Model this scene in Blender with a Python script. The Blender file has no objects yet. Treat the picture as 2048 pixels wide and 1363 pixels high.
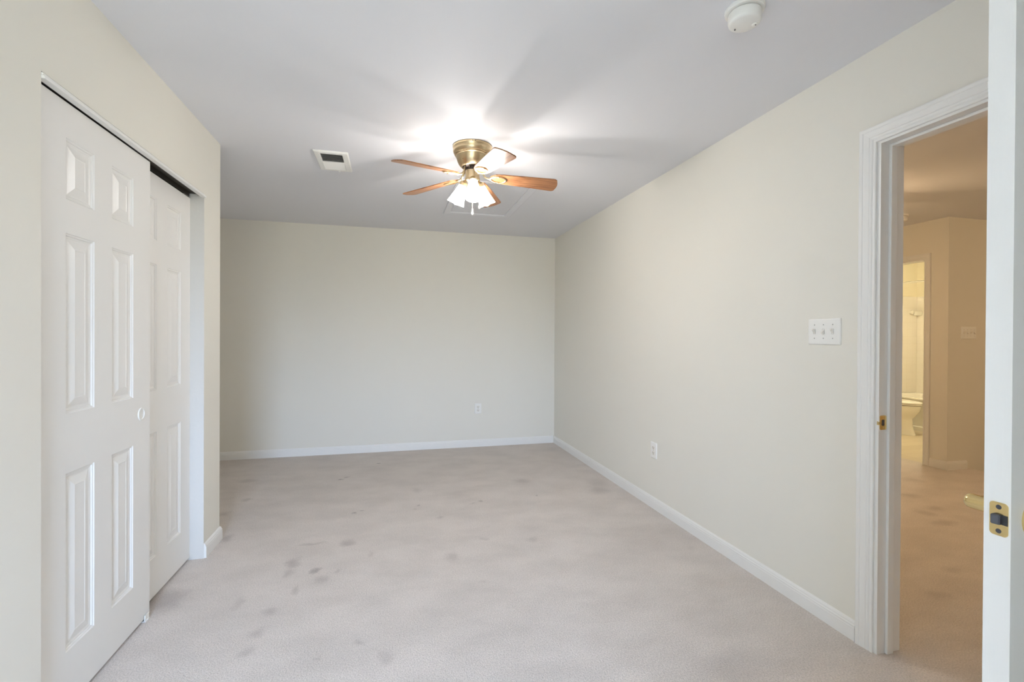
import bpy, bmesh, math
from mathutils import Vector, Matrix

S = bpy.context.scene
COL = S.collection
R = math.radians

# ------------------------------------------------------------------ camera
F = Vector((0.24820126, 0.96869558, -0.00500144))
RT = Vector((0.96870061, -0.24817512, 0.00531436))
UP = Vector((-0.00390676, 0.00616392, 0.99997337))
cam_d = bpy.data.cameras.new('camera')
cam = bpy.data.objects.new('camera', cam_d)
COL.objects.link(cam)
cam.matrix_world = Matrix(((RT.x, UP.x, -F.x, 0.0), (RT.y, UP.y, -F.y, 0.0),
                           (RT.z, UP.z, -F.z, 1.268), (0, 0, 0, 1)))
cam_d.sensor_fit = 'HORIZONTAL'
cam_d.sensor_width = 36.0
cam_d.lens = 938.52 / 2048 * 36.0
cam_d.shift_y = -(681.5 - 676.83) / 2048
cam_d.clip_start = 0.02
S.camera = cam

# ------------------------------------------------------------------ world, view
W = bpy.data.worlds.new('sky')
S.world = W
W.use_nodes = True
bg = W.node_tree.nodes['Background']
wtc = W.node_tree.nodes.new('ShaderNodeTexCoord')
wsp = W.node_tree.nodes.new('ShaderNodeSeparateXYZ')
wcr = W.node_tree.nodes.new('ShaderNodeValToRGB')        # dull ground below, pale sky above the horizon
wmr = W.node_tree.nodes.new('ShaderNodeMapRange')
wmr.inputs['From Min'].default_value = -1.0
W.node_tree.links.new(wtc.outputs['Generated'], wsp.inputs[0])
W.node_tree.links.new(wsp.outputs['Z'], wmr.inputs['Value'])
W.node_tree.links.new(wmr.outputs['Result'], wcr.inputs['Fac'])
W.node_tree.links.new(wcr.outputs['Color'], bg.inputs['Color'])
wcr.color_ramp.elements[0].position = 0.48
wcr.color_ramp.elements[0].color = (0.20, 0.20, 0.17, 1)
wcr.color_ramp.elements[1].position = 0.54
wcr.color_ramp.elements[1].color = (0.57, 0.73, 1.05, 1)
bg.inputs['Strength'].default_value = 30.5
S.view_settings.view_transform = 'Standard'
S.view_settings.look = 'None'
S.view_settings.gamma = 1.0
S.view_settings.exposure = 0.72
S.view_settings.use_curve_mapping = False
S.cycles.max_bounces = 8
S.cycles.diffuse_bounces = 6
S.cycles.glossy_bounces = 3
S.cycles.use_adaptive_sampling = True
S.cycles.adaptive_threshold = 0.02
S.cycles.use_denoising = True

H = 2.44
XR, YB, XL, YL = 1.889, 5.318, -1.029, 3.257     # right wall, back wall, closet wall and its corner
YF = -1.55                                      # wall behind the camera, with the window
HX, HY = 5.188, 3.335                           # hall corner
T = 0.115                                       # wall thickness
RX, RY = 0.32, -0.25                            # added boxed corner, unseen, shades the open door from the window

# daylight portal in the window opening of the wall behind the camera
WX0, WX1, WZ0, WZ1 = -0.95, 0.10, 0.55, 2.08
pl = bpy.data.lights.new('window_portal', 'AREA')
pl.shape = 'RECTANGLE'
pl.size = WX1 - WX0
pl.size_y = WZ1 - WZ0
pl.cycles.is_portal = True
po = bpy.data.objects.new('window_portal', pl)
COL.objects.link(po)
po.location = ((WX0 + WX1) / 2, YF - 0.12, (WZ0 + WZ1) / 2)
po.rotation_euler = (R(90), 0, 0)

LAMP_ROOM = ((1.0, 0.95, 0.90), 9.0, 500.0)      # colour, glass glow, bulb glow
LAMP_HALL = ((1.0, 0.70, 0.40), 13.0, 470.0)
LAMP_BATH = ((1.0, 0.87, 0.60), 82.0)

# ------------------------------------------------------------------ materials
def new_mat(name):
    m = bpy.data.materials.new(name)
    m.use_nodes = True
    nt = m.node_tree
    return m, nt, nt.nodes['Principled BSDF']

def plain(name, col, rough=0.5, metal=0.0, spec=None, bump=0.0, bscale=200.0, detail=3.0, coat=0.0):
    m, nt, b = new_mat(name)
    b.inputs['Base Color'].default_value = (*col, 1)
    b.inputs['Roughness'].default_value = rough
    b.inputs['Metallic'].default_value = metal
    if spec is not None:
        b.inputs['Specular IOR Level'].default_value = spec
    if coat:
        b.inputs['Coat Weight'].default_value = coat
    if bump:
        tc = nt.nodes.new('ShaderNodeTexCoord')
        n = nt.nodes.new('ShaderNodeTexNoise')
        n.inputs['Scale'].default_value = bscale
        n.inputs['Detail'].default_value = detail
        bp = nt.nodes.new('ShaderNodeBump')
        bp.inputs['Strength'].default_value = bump
        bp.inputs['Distance'].default_value = 0.002
        nt.links.new(tc.outputs['Object'], n.inputs['Vector'])
        nt.links.new(n.outputs['Fac'], bp.inputs['Height'])
        nt.links.new(bp.outputs['Normal'], b.inputs['Normal'])
    return m

M = {}
M['wall'] = plain('wall_paint', (0.76, 0.735, 0.66), 0.75, bump=0.06, bscale=160)
M['ceiling'] = plain('ceiling_paint', (0.755, 0.755, 0.78), 0.9, bump=0.08, bscale=140)
M['trim'] = plain('trim_paint', (0.80, 0.79, 0.76), 0.38)
M['plastic'] = plain('white_plastic', (0.83, 0.82, 0.78), 0.3)
M['ivory'] = plain('ivory_plastic', (0.80, 0.77, 0.70), 0.35)
M['dark'] = plain('dark_slot', (0.03, 0.03, 0.03), 0.6)
M['grey'] = plain('screw_grey', (0.45, 0.44, 0.42), 0.4, 0.6)
M['brass'] = plain('polished_brass', (0.78, 0.60, 0.28), 0.22, 1.0)
M['steel'] = plain('dark_steel', (0.10, 0.10, 0.11), 0.5, 0.6)
M['bronze'] = plain('dark_bronze_track', (0.045, 0.035, 0.025), 0.5, 0.3)
M['motor'] = plain('dark_motor_parts', (0.04, 0.025, 0.02), 0.45, 0.5)
M['vent_shadow'] = plain('vent_shadow_grey', (0.30, 0.30, 0.29), 0.5, 0.3)
M['ceramic'] = plain('white_ceramic', (0.80, 0.77, 0.68), 0.12)
M['chrome'] = plain('chrome', (0.75, 0.74, 0.72), 0.15, 1.0)
M['bathwall'] = plain('bath_wall_paint', (0.78, 0.72, 0.55), 0.6)
M['worn'] = plain('worn_corner_bead', (0.66, 0.64, 0.60), 0.6, bump=0.5, bscale=45, detail=6)

# antique brass, brushed
m, nt, b = new_mat('antique_brass')
b.inputs['Metallic'].default_value = 1.0
b.inputs['Roughness'].default_value = 0.3
b.inputs['Base Color'].default_value = (0.60, 0.48, 0.30, 1)
tc = nt.nodes.new('ShaderNodeTexCoord')
mp = nt.nodes.new('ShaderNodeMapping')
mp.inputs['Scale'].default_value = (40, 40, 900)
nz = nt.nodes.new('ShaderNodeTexNoise')
nz.inputs['Scale'].default_value = 1.0
mr = nt.nodes.new('ShaderNodeMapRange')
mr.inputs['To Min'].default_value = 0.22
mr.inputs['To Max'].default_value = 0.40
nt.links.new(tc.outputs['Object'], mp.inputs['Vector'])
nt.links.new(mp.outputs['Vector'], nz.inputs['Vector'])
nt.links.new(nz.outputs['Fac'], mr.inputs['Value'])
nt.links.new(mr.outputs['Result'], b.inputs['Roughness'])
M['abrass'] = m

# moulded door skin with faint embossed wood grain
m, nt, b = new_mat('moulded_door_paint')
b.inputs['Base Color'].default_value = (0.80, 0.785, 0.75, 1)
b.inputs['Roughness'].default_value = 0.36
tc = nt.nodes.new('ShaderNodeTexCoord')
mp = nt.nodes.new('ShaderNodeMapping')
mp.inputs['Scale'].default_value = (260, 260, 7)
nz = nt.nodes.new('ShaderNodeTexNoise')
nz.inputs['Scale'].default_value = 1.0
nz.inputs['Detail'].default_value = 3.0
nz.inputs['Distortion'].default_value = 0.6
bp = nt.nodes.new('ShaderNodeBump')
bp.inputs['Strength'].default_value = 0.16
bp.inputs['Distance'].default_value = 0.0015
nt.links.new(tc.outputs['Object'], mp.inputs['Vector'])
nt.links.new(mp.outputs['Vector'], nz.inputs['Vector'])
nt.links.new(nz.outputs['Fac'], bp.inputs['Height'])
nt.links.new(bp.outputs['Normal'], b.inputs['Normal'])
M['door'] = m

# oak blade
m, nt, b = new_mat('oak_blade')
b.inputs['Roughness'].default_value = 0.32
tc = nt.nodes.new('ShaderNodeTexCoord')
mp = nt.nodes.new('ShaderNodeMapping')
mp.inputs['Scale'].default_value = (7, 120, 20)
nz = nt.nodes.new('ShaderNodeTexNoise')
nz.inputs['Scale'].default_value = 1.0
nz.inputs['Detail'].default_value = 5.0
nz.inputs['Distortion'].default_value = 1.2
cr = nt.nodes.new('ShaderNodeValToRGB')
cr.color_ramp.elements[0].position = 0.32
cr.color_ramp.elements[0].color = (0.16, 0.058, 0.02, 1)
cr.color_ramp.elements[1].position = 0.66
cr.color_ramp.elements[1].color = (0.40, 0.19, 0.085, 1)
nt.links.new(tc.outputs['Object'], mp.inputs['Vector'])
nt.links.new(mp.outputs['Vector'], nz.inputs['Vector'])
nt.links.new(nz.outputs['Fac'], cr.inputs['Fac'])
nt.links.new(cr.outputs['Color'], b.inputs['Base Color'])
M['oak'] = m

def lamp_mat(name, col, strength, clear=0.0):
    m, nt, b = new_mat(name)
    b.inputs['Base Color'].default_value = (0.85, 0.83, 0.78, 1)
    b.inputs['Roughness'].default_value = 0.4
    b.inputs['Emission Color'].default_value = (*col, 1)
    b.inputs['Emission Strength'].default_value = strength
    if clear:                                   # frosted glass that lets part of the bulb's light straight through
        tr = nt.nodes.new('ShaderNodeBsdfTransparent')
        mx = nt.nodes.new('ShaderNodeMixShader')
        mx.inputs['Fac'].default_value = clear
        nt.links.new(b.outputs[0], mx.inputs[1])
        nt.links.new(tr.outputs[0], mx.inputs[2])
        nt.links.new(mx.outputs[0], nt.nodes['Material Output'].inputs['Surface'])
    return m
M['shade'] = lamp_mat('lit_frosted_glass', LAMP_ROOM[0], LAMP_ROOM[1], 0.45)
M['shade_hall'] = lamp_mat('lit_frosted_glass_warm', LAMP_HALL[0], LAMP_HALL[1], 0.45)
M['shade_bulb'] = lamp_mat('lit_bulb', LAMP_ROOM[0], LAMP_ROOM[2])
M['shade_hall_bulb'] = lamp_mat('lit_bulb_warm', LAMP_HALL[0], LAMP_HALL[2])
M['shade_stair'] = lamp_mat('lit_stair_globe', LAMP_HALL[0], 72.0)
M['shade_bath'] = lamp_mat('lit_bath_globe', *LAMP_BATH)

# window glass: clear, with a little reflection
m, nt, b = new_mat('window_glass')
nt.nodes.remove(b)
tr = nt.nodes.new('ShaderNodeBsdfTransparent')
tr.inputs['Color'].default_value = (0.95, 0.97, 0.97, 1)
gl = nt.nodes.new('ShaderNodeBsdfGlossy')
gl.inputs['Roughness'].default_value = 0.02
mx = nt.nodes.new('ShaderNodeMixShader')
mx.inputs['Fac'].default_value = 0.05
nt.links.new(tr.outputs[0], mx.inputs[1])
nt.links.new(gl.outputs[0], mx.inputs[2])
nt.links.new(mx.outputs[0], nt.nodes['Material Output'].inputs['Surface'])
M['glass'] = m

# carpet with worn mottling and its own stains
STAINS = [(-0.527, 2.822, 0.04, 0.06, 0.5), (-0.526, 2.706, 0.025, 0.056, 0.4), (-0.397, 2.712, 0.025, 0.027, 0.7), (-0.354, 2.593, 0.041, 0.041, 0.35), (-0.253, 3.021, 0.046, 0.047, 0.5), (0.338, 2.683, 0.041, 0.07, 0.3), (-0.432, 4.368, 0.028, 0.026, 0.8), (-0.387, 4.419, 0.026, 0.024, 0.6), (-0.255, 3.511, 0.016, 0.015, 0.7), (-0.206, 3.556, 0.016, 0.014, 0.6), (0.166, 3.501, 0.02, 0.014, 0.5), (0.2, 3.564, 0.014, 0.014, 0.5), (0.662, 3.557, 0.017, 0.022, 0.5), (0.602, 3.515, 0.026, 0.016, 0.3), (-0.539, 2.353, 0.033, 0.031, 0.4), (-0.553, 2.197, 0.034, 0.03, 0.35), (-0.119, 2.027, 0.03, 0.018, 0.35), (-0.022, 1.908, 0.032, 0.039, 0.25), (1.117, 3.97, 0.071, 0.069, 0.35), (-0.467, 3.061, 0.082, 0.016, 0.35), (-0.456, 2.525, 0.017, 0.049, 0.35), (-0.696, 2.462, 0.022, 0.054, 0.3), (-0.561, 2.072, 0.032, 0.038, 0.3), (1.119, 3.574, 0.015, 0.017, 0.5), (-0.12, 4.834, 0.013, 0.022, 0.7), (0.205, 3.92, 0.039, 0.071, 0.25), (-0.995, 3.263, 0.042, 0.065, 0.5), (-1.199, 4.511, 0.089, 0.055, 0.3), (-1.075, 4.001, 0.039, 0.043, 0.35), (0.342, 3.292, 0.027, 0.028, 0.35), (-0.111, 2.836, 0.025, 0.045, 0.25), (-0.271, 2.672, 0.016, 0.024, 0.3), (0.57, 2.882, 0.032, 0.025, 0.25), (0.856, 2.8, 0.042, 0.031, 0.3), (-0.281, 1.972, 0.013, 0.016, 0.25), (0.464, 2.383, 0.026, 0.014, 0.2), (-1.15, 3.717, 0.042, 0.046, 0.35), (-1.043, 2.572, 0.106, 0.109, 0.45), (1.657, 2.593, 0.314, 0.246, 0.12), (1.272, 1.514, 0.21, 0.093, 0.12), (1.671, 3.568, 0.083, 0.092, 0.3), (1.745, 2.465, 0.045, 0.043, 0.2), (1.736, 3.757, 0.087, 0.101, 0.25), (4.064, 2.869, 0.082, 0.064, 0.4), (3.764, 2.554, 0.066, 0.06, 0.35), (3.695, 2.383, 0.105, 0.049, 0.4), (3.949, 2.612, 0.075, 0.057, 0.35), (2.628, 1.713, 0.075, 0.044, 0.3), (2.979, 1.883, 0.055, 0.038, 0.25), (4.537, 3.163, 0.091, 0.079, 0.3)]
def carpet():
    m, nt, b = new_mat('cut_pile_carpet')
    N, L = nt.nodes.new, nt.links.new
    b.inputs['Roughness'].default_value = 1.0
    b.inputs['Specular IOR Level'].default_value = 0.1
    geo = N('ShaderNodeNewGeometry')
    warp = N('ShaderNodeTexNoise'); warp.inputs['Scale'].default_value = 16.0; warp.inputs['Detail'].default_value = 4.0
    L(geo.outputs['Position'], warp.inputs['Vector'])
    wsub = N('ShaderNodeVectorMath'); wsub.operation = 'SUBTRACT'; wsub.inputs[1].default_value = (0.5, 0.5, 0.5)
    L(warp.outputs['Color'], wsub.inputs[0])
    wsc = N('ShaderNodeVectorMath'); wsc.operation = 'SCALE'; wsc.inputs['Scale'].default_value = 0.075
    L(wsub.outputs[0], wsc.inputs[0])
    pos = N('ShaderNodeVectorMath'); pos.operation = 'ADD'
    L(geo.outputs['Position'], pos.inputs[0]); L(wsc.outputs[0], pos.inputs[1])
    acc = None
    for (x, y, rx, ry, s) in STAINS:
        sub = N('ShaderNodeVectorMath'); sub.operation = 'SUBTRACT'; sub.inputs[1].default_value = (x, y, 0)
        L(pos.outputs[0], sub.inputs[0])
        mul = N('ShaderNodeVectorMath'); mul.operation = 'MULTIPLY'; mul.inputs[1].default_value = (1 / rx, 1 / ry, 0)
        L(sub.outputs[0], mul.inputs[0])
        ln = N('ShaderNodeVectorMath'); ln.operation = 'LENGTH'
        L(mul.outputs[0], ln.inputs[0])
        mr = N('ShaderNodeMapRange'); mr.interpolation_type = 'SMOOTHSTEP'
        mr.inputs['From Min'].default_value = 0.1; mr.inputs['From Max'].default_value = 1.45
        mr.inputs['To Min'].default_value = 0.85 * s; mr.inputs['To Max'].default_value = 0.0
        L(ln.outputs['Value'], mr.inputs['Value'])
        if acc is None:
            acc = mr.outputs['Result']
        else:
            mxn = N('ShaderNodeMath'); mxn.operation = 'MAXIMUM'
            L(acc, mxn.inputs[0]); L(mr.outputs['Result'], mxn.inputs[1])
            acc = mxn.outputs[0]
    # brushed-pile mottling, wide and narrow
    mp = N('ShaderNodeMapping'); mp.inputs['Scale'].default_value = (2.2, 3.6, 1.0); mp.inputs['Rotation'].default_value = (0, 0, 0.5)
    L(geo.outputs['Position'], mp.inputs['Vector'])
    mot = N('ShaderNodeTexNoise'); mot.inputs['Scale'].default_value = 1.4; mot.inputs['Detail'].default_value = 6.0; mot.inputs['Roughness'].default_value = 0.62
    L(mp.outputs['Vector'], mot.inputs['Vector'])
    mr1 = N('ShaderNodeMapRange'); mr1.inputs['From Min'].default_value = 0.30; mr1.inputs['From Max'].default_value = 0.62
    mr1.inputs['To Min'].default_value = 0.88; mr1.inputs['To Max'].default_value = 1.0
    L(mot.outputs['Fac'], mr1.inputs['Value'])
    fib = N('ShaderNodeTexNoise'); fib.inputs['Scale'].default_value = 170.0; fib.inputs['Detail'].default_value = 2.0
    L(geo.outputs['Position'], fib.inputs['Vector'])
    mr2 = N('ShaderNodeMapRange'); mr2.inputs['From Min'].default_value = 0.25; mr2.inputs['From Max'].default_value = 0.75
    mr2.inputs['To Min'].default_value = 0.81; mr2.inputs['To Max'].default_value = 1.18
    L(fib.outputs['Fac'], mr2.inputs['Value'])
    mm = N('ShaderNodeMath'); mm.operation = 'MULTIPLY'
    L(mr1.outputs['Result'], mm.inputs[0]); L(mr2.outputs['Result'], mm.inputs[1])
    base = N('ShaderNodeVectorMath'); base.operation = 'SCALE'
    base.inputs[0].default_value = (0.655, 0.60, 0.555)
    L(mm.outputs[0], base.inputs['Scale'])
    mix = N('ShaderNodeMix'); mix.data_type = 'RGBA'
    mix.inputs['B'].default_value = (0.26, 0.225, 0.215, 1)
    L(acc, mix.inputs['Factor']); L(base.outputs[0], mix.inputs['A'])
    L(mix.outputs['Result'], b.inputs['Base Color'])
    bp = N('ShaderNodeBump'); bp.inputs['Strength'].default_value = 0.55; bp.inputs['Distance'].default_value = 0.006
    L(fib.outputs['Fac'], bp.inputs['Height'])
    L(bp.outputs['Normal'], b.inputs['Normal'])
    return m
M['carpet'] = carpet()

def tile_mat(name, axes, bw, bh, c1, c2, mortar, gap=0.012, rough=0.2, offset=0.0):
    m, nt, b = new_mat(name)
    N, L = nt.nodes.new, nt.links.new
    geo = N('ShaderNodeNewGeometry')
    sp = N('ShaderNodeSeparateXYZ'); cb = N('ShaderNodeCombineXYZ')
    L(geo.outputs['Position'], sp.inputs[0])
    L(sp.outputs[axes[0]], cb.inputs[0]); L(sp.outputs[axes[1]], cb.inputs[1])
    br = N('ShaderNodeTexBrick')
    br.offset = offset
    br.inputs['Scale'].default_value = 1.0
    br.inputs['Brick Width'].default_value = bw
    br.inputs['Row Height'].default_value = bh
    br.inputs['Mortar Size'].default_value = gap * bh
    br.inputs['Color1'].default_value = (*c1, 1)
    br.inputs['Color2'].default_value = (*c2, 1)
    br.inputs['Mortar'].default_value = (*mortar, 1)
    L(cb.outputs[0], br.inputs['Vector'])
    L(br.outputs['Color'], b.inputs['Base Color'])
    b.inputs['Roughness'].default_value = rough
    return m
M['tile_xz'] = tile_mat('white_tile_end', (0, 2), 0.108, 0.108, (0.80, 0.76, 0.68), (0.79, 0.75, 0.67), (0.73, 0.68, 0.59), 0.015)
M['tile_yz'] = tile_mat('white_tile_long', (1, 2), 0.108, 0.108, (0.80, 0.76, 0.68), (0.79, 0.75, 0.67), (0.73, 0.68, 0.59), 0.015)
M['bathfloor'] = tile_mat('bath_vinyl', (0, 1), 0.90, 0.15, (0.60, 0.52, 0.38), (0.54, 0.46, 0.33), (0.46, 0.38, 0.27), 0.02, 0.35, 0.5)

# ------------------------------------------------------------------ mesh helpers
def link(name, me, mat, parent=None):
    o = bpy.data.objects.new(name, me)
    COL.objects.link(o)
    if mat is not None:
        me.materials.append(M[mat] if isinstance(mat, str) else mat)
    if parent is not None:
        o.parent = parent
    return o

def done(name, bm, mat, parent=None, smooth=None):
    bmesh.ops.recalc_face_normals(bm, faces=bm.faces)
    me = bpy.data.meshes.new(name)
    bm.to_mesh(me)
    bm.free()
    if smooth is not None:
        for p in me.polygons:
            p.use_smooth = True
        if hasattr(me, 'set_sharp_from_angle'):
            me.set_sharp_from_angle(angle=R(smooth))
    return link(name, me, mat, parent)

def box(bm, x0, x1, y0, y1, z0, z1, bev=0.0, seg=2):
    vs = [bm.verts.new((x, y, z)) for x in (x0, x1) for y in (y0, y1) for z in (z0, z1)]
    fs = [(0, 1, 3, 2), (4, 6, 7, 5), (0, 4, 5, 1), (2, 3, 7, 6), (0, 2, 6, 4), (1, 5, 7, 3)]
    faces = [bm.faces.new([vs[i] for i in f]) for f in fs]
    if bev > 0:
        es = set(e for f in faces for e in f.edges)
        bmesh.ops.bevel(bm, geom=list(es), offset=bev, segments=seg, affect='EDGES', profile=0.5)

def lathe(bm, prof, seg=40, mat=Matrix.Identity(4), cap0=True, cap1=True):
    rings = []
    for (r, z) in prof:
        rings.append([bm.verts.new(mat @ Vector((r * math.cos(2 * math.pi * k / seg), r * math.sin(2 * math.pi * k / seg), z)))
                      for k in range(seg)])
    for a, b2 in zip(rings, rings[1:]):
        for k in range(seg):
            bm.faces.new((a[k], a[(k + 1) % seg], b2[(k + 1) % seg], b2[k]))
    if cap0:
        bm.faces.new(rings[0][::-1])
    if cap1:
        bm.faces.new(rings[-1])

def loft(bm, rings, cap0=True, cap1=True):
    vr = [[bm.verts.new(p) for p in r] for r in rings]
    n = len(vr[0])
    for a, b2 in zip(vr, vr[1:]):
        for k in range(n):
            bm.faces.new((a[k], a[(k + 1) % n], b2[(k + 1) % n], b2[k]))
    if cap0:
        bm.faces.new(vr[0][::-1])
    if cap1:
        bm.faces.new(vr[-1])

def tube(bm, pts, rad, seg=12, flat=1.0):
    pts = [Vector(p) for p in pts]
    rads = rad if isinstance(rad, (list, tuple)) else [rad] * len(pts)
    t0 = (pts[1] - pts[0]).normalized()
    u = t0.orthogonal().normalized()
    rings = []
    for i, p in enumerate(pts):
        if i == 0: t = pts[1] - pts[0]
        elif i == len(pts) - 1: t = pts[-1] - pts[-2]
        else: t = (pts[i + 1] - p).normalized() + (p - pts[i - 1]).normalized()
        t.normalize()
        u = (u - t * u.dot(t)).normalized()
        v = t.cross(u)
        rings.append([p + (u * math.cos(2 * math.pi * k / seg) + v * flat * math.sin(2 * math.pi * k / seg)) * rads[i] for k in range(seg)])
    loft(bm, rings)

def sweep(bm, path, n, prof):
    """sweep profile (a outward in plane, b along n) along a polyline, mitred corners."""
    P = [Vector(p) for p in path]
    n = Vector(n).normalized()
    perps = []
    for a, b2 in zip(P, P[1:]):
        perps.append(n.cross((b2 - a).normalized()))
    rings = []
    for i, p in enumerate(P):
        if i == 0: mv = perps[0]
        elif i == len(P) - 1: mv = perps[-1]
        else: mv = (perps[i - 1] + perps[i]) / (1 + perps[i - 1].dot(perps[i]))
        rings.append([bm.verts.new(p + mv * a + n * b2) for (a, b2) in prof])
    k = len(prof)
    for a, b2 in zip(rings, rings[1:]):
        for j in range(k):
            bm.faces.new((a[j], a[(j + 1) % k], b2[(j + 1) % k], b2[j]))
    bm.faces.new(rings[0][::-1])
    bm.faces.new(rings[-1])

def tag(o, label=None, cat=None, group=None, kind=None):
    if label: o['label'] = label
    if cat: o['category'] = cat
    if group: o['group'] = group
    if kind: o['kind'] = kind
    return o

def empty(name, loc, rz=0.0, label=None, cat=None, group=None):
    o = bpy.data.objects.new(name, None)
    COL.objects.link(o)
    o.empty_display_size = 0.05
    o.location = loc
    o.rotation_euler = (0, 0, rz)
    return tag(o, label, cat, group)

def boxes(name, mat, lst, label, cat, kind='structure', bev=0.0):
    bm = bmesh.new()
    for b2 in lst:
        box(bm, *b2, bev)
    return tag(done(name, bm, mat), label, cat, kind=kind)

# ------------------------------------------------------------------ room shell
CX0, CX1 = XL - 0.77, 8.1
DJ0, DJ1, DH = 0.588, 1.452, 2.045     # doorway: hinge jamb face, latch jamb face, head
JT = 0.018
boxes('floor', 'carpet', [(CX0 - T, XR + T, YF - T, YB + T, -0.12, 0), (XR + T, HX, YF - T, 6.1, -0.12, 0),
                          (HX, 5.475, 0.4, HY + 0.02, -0.12, 0), (HX, HX + 0.06, 3.55, 4.33, -0.12, 0)],
      'pale pinkish beige carpet with stains running through the room and hall', 'floor')
boxes('ceiling', 'ceiling', [(CX0 - T, CX1 + T, YF - T, 6.2, H, H + 0.12)],
      'flat white painted ceiling above the room and hall', 'ceiling')
boxes('wall_back', 'wall', [(CX0 - T, XR, YB, YB + T, 0, H)], 'cream painted back wall facing the camera', 'wall')
OY0, OY1, OZ = 1.731, 3.007, 2.062     # closet opening
boxes('wall_left', 'wall', [(XL - T, XL, YF, OY0, 0, H), (XL - T, XL, OY1, YL, 0, H), (XL - T, XL, OY0, OY1, OZ, H)],
      'cream wall on the left around the closet opening', 'wall')
boxes('wall_closet', 'wall', [(CX0, XL - T, YL - T, YL, 0, H), (CX0, XL - T, OY0 - 0.25, OY0 - 0.25 + T, 0, H),
                              (CX0 - T, CX0, OY0 - 0.25, YB, 0, H)], 'cream side and rear walls of the closet', 'wall')
boxes('wall_right', 'wall', [(XR, XR + T, YF, DJ0 - JT, 0, H), (XR, XR + T, DJ1 + JT, 6.1, 0, H),
                             (XR, XR + T, DJ0 - JT, DJ1 + JT, DH + JT, H)],
      'long cream wall on the right with the doorway', 'wall')
boxes('wall_front', 'wall', [(XL - T, WX0, YF - T, YF, 0, H), (WX1, RX, YF - T, YF, 0, H), (WX0, WX1, YF - T, YF, 0, WZ0), (WX0, WX1, YF - T, YF, WZ1, H),
                             (RX, RX + T, YF - T, RY, 0, H), (RX + T, XR, RY - T, RY, 0, H)],  # added corner pieces, out of view, holding back window light
      'cream wall behind the camera with the window and an added light-blocking corner', 'wall')
# window in the wall behind the camera
wb = bmesh.new()
fw = 0.05
yy0, yy1 = YF - 0.09, YF - 0.03
for a in ((WX0, WX0 + fw, WZ0, WZ1), (WX1 - fw, WX1, WZ0, WZ1), (WX0 + fw, WX1 - fw, WZ0, WZ0 + fw), (WX0 + fw, WX1 - fw, WZ1 - fw, WZ1),
          (WX0 + fw, WX1 - fw, (WZ0 + WZ1) / 2 - 0.02, (WZ0 + WZ1) / 2 + 0.02)):
    box(wb, a[0], a[1], yy0, yy1, a[2], a[3])
w1 = tag(done('window_1', wb, 'trim'), 'white sash window behind the camera', 'window', kind='structure')
pb = bmesh.new()
box(pb, WX0 + 0.04, WX1 - 0.04, YF - 0.063, YF - 0.059, WZ0 + 0.04, WZ1 - 0.04)
done('pane', pb, 'glass', w1)

# hall and bathroom shells
BY0, BY1 = 3.548, 4.32                 # bathroom doorway
BW = HX + T
boxes('wall_hall', 'wall', [(HX, BW, HY, BY0 - JT, 0, H), (HX, BW, BY1 + JT, 6.1, 0, H), (HX, BW, BY0 - JT, BY1 + JT, 2.055 + JT, H)],
      'hall wall around the bathroom doorway', 'wall')
boxes('wall_stair', 'wall', [(BW, CX1, HY, HY + 0.1, -2.4, H), (HX, BW, HY, HY + 0.1, -2.4, 0)],
      'warm lit wall beside the stairwell carrying the four gang switch plate', 'wall')
boxes('wall_hall_far', 'wall', [(XR + T, HX, 6.0, 6.1, 0, H), (XR + T, CX1, YF - T, YF, -2.4, H), (CX1, CX1 + T, YF, 6.1, -2.4, H)],
      'hall walls out of sight beyond the doorway', 'wall')
boxes('wall_bath', 'bathwall', [(BW, CX1, 5.41, 5.51, 0, H), (7.76, CX1, HY + 0.1, 5.41, 0, H)],
      'pale yellow bathroom walls behind the tub', 'wall')
boxes('floor_bath', 'bathfloor', [(HX + 0.06, CX1, HY + 0.1, 5.42, -0.12, 0)], 'tan plank patterned bathroom floor', 'floor')
# stairs going down from the landing edge
boxes('floor_stairs', 'carpet', [(5.475 + 0.26 * k - (0.0 if k else 0.0), 5.475 + 0.26 * (k + 1), 0.4, HY, -0.19 * (k + 1) - 0.12, -0.19 * (k + 1)) for k in range(8)],
      'carpeted stairs dropping away from the hall landing', 'stairs')
boxes('wall_stair_side', 'wall', [(HX, CX1, 0.3, 0.4, -2.4, 0.0), (HX, CX1, YF, 0.3, -0.12, 0.0), (HX - 0.02, CX1, 0.3, HY, -2.5, -2.4), (HX - 0.12, HX - 0.02, 0.3, HY + 0.1, -2.5, -0.12)],
      'walls and floor closing the stairwell out of sight', 'wall')
bm = bmesh.new()
tube(bm, [(5.475, 0.4, -0.014), (5.475, HY - 0.005, -0.014)], 0.016, 16)
tag(done('trim_5', bm, 'carpet', smooth=60), 'rounded carpet nosing at the stair edge', 'trim', kind='structure')

# ------------------------------------------------------------------ baseboards
BASE = [(0, 0), (0.013, 0), (0.013, 0.054), (0.0115, 0.058), (0.012, 0.064), (0.009, 0.068), (0.0085, 0.074), (0.005, 0.080), (0.001, 0.083), (0, 0.083)]
def baseboard(name, path, label):
    bm = bmesh.new()
    sweep(bm, path, (0, 0, 1), BASE)
    return tag(done(name, bm, 'trim'), label, 'baseboard', kind='structure')
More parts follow.
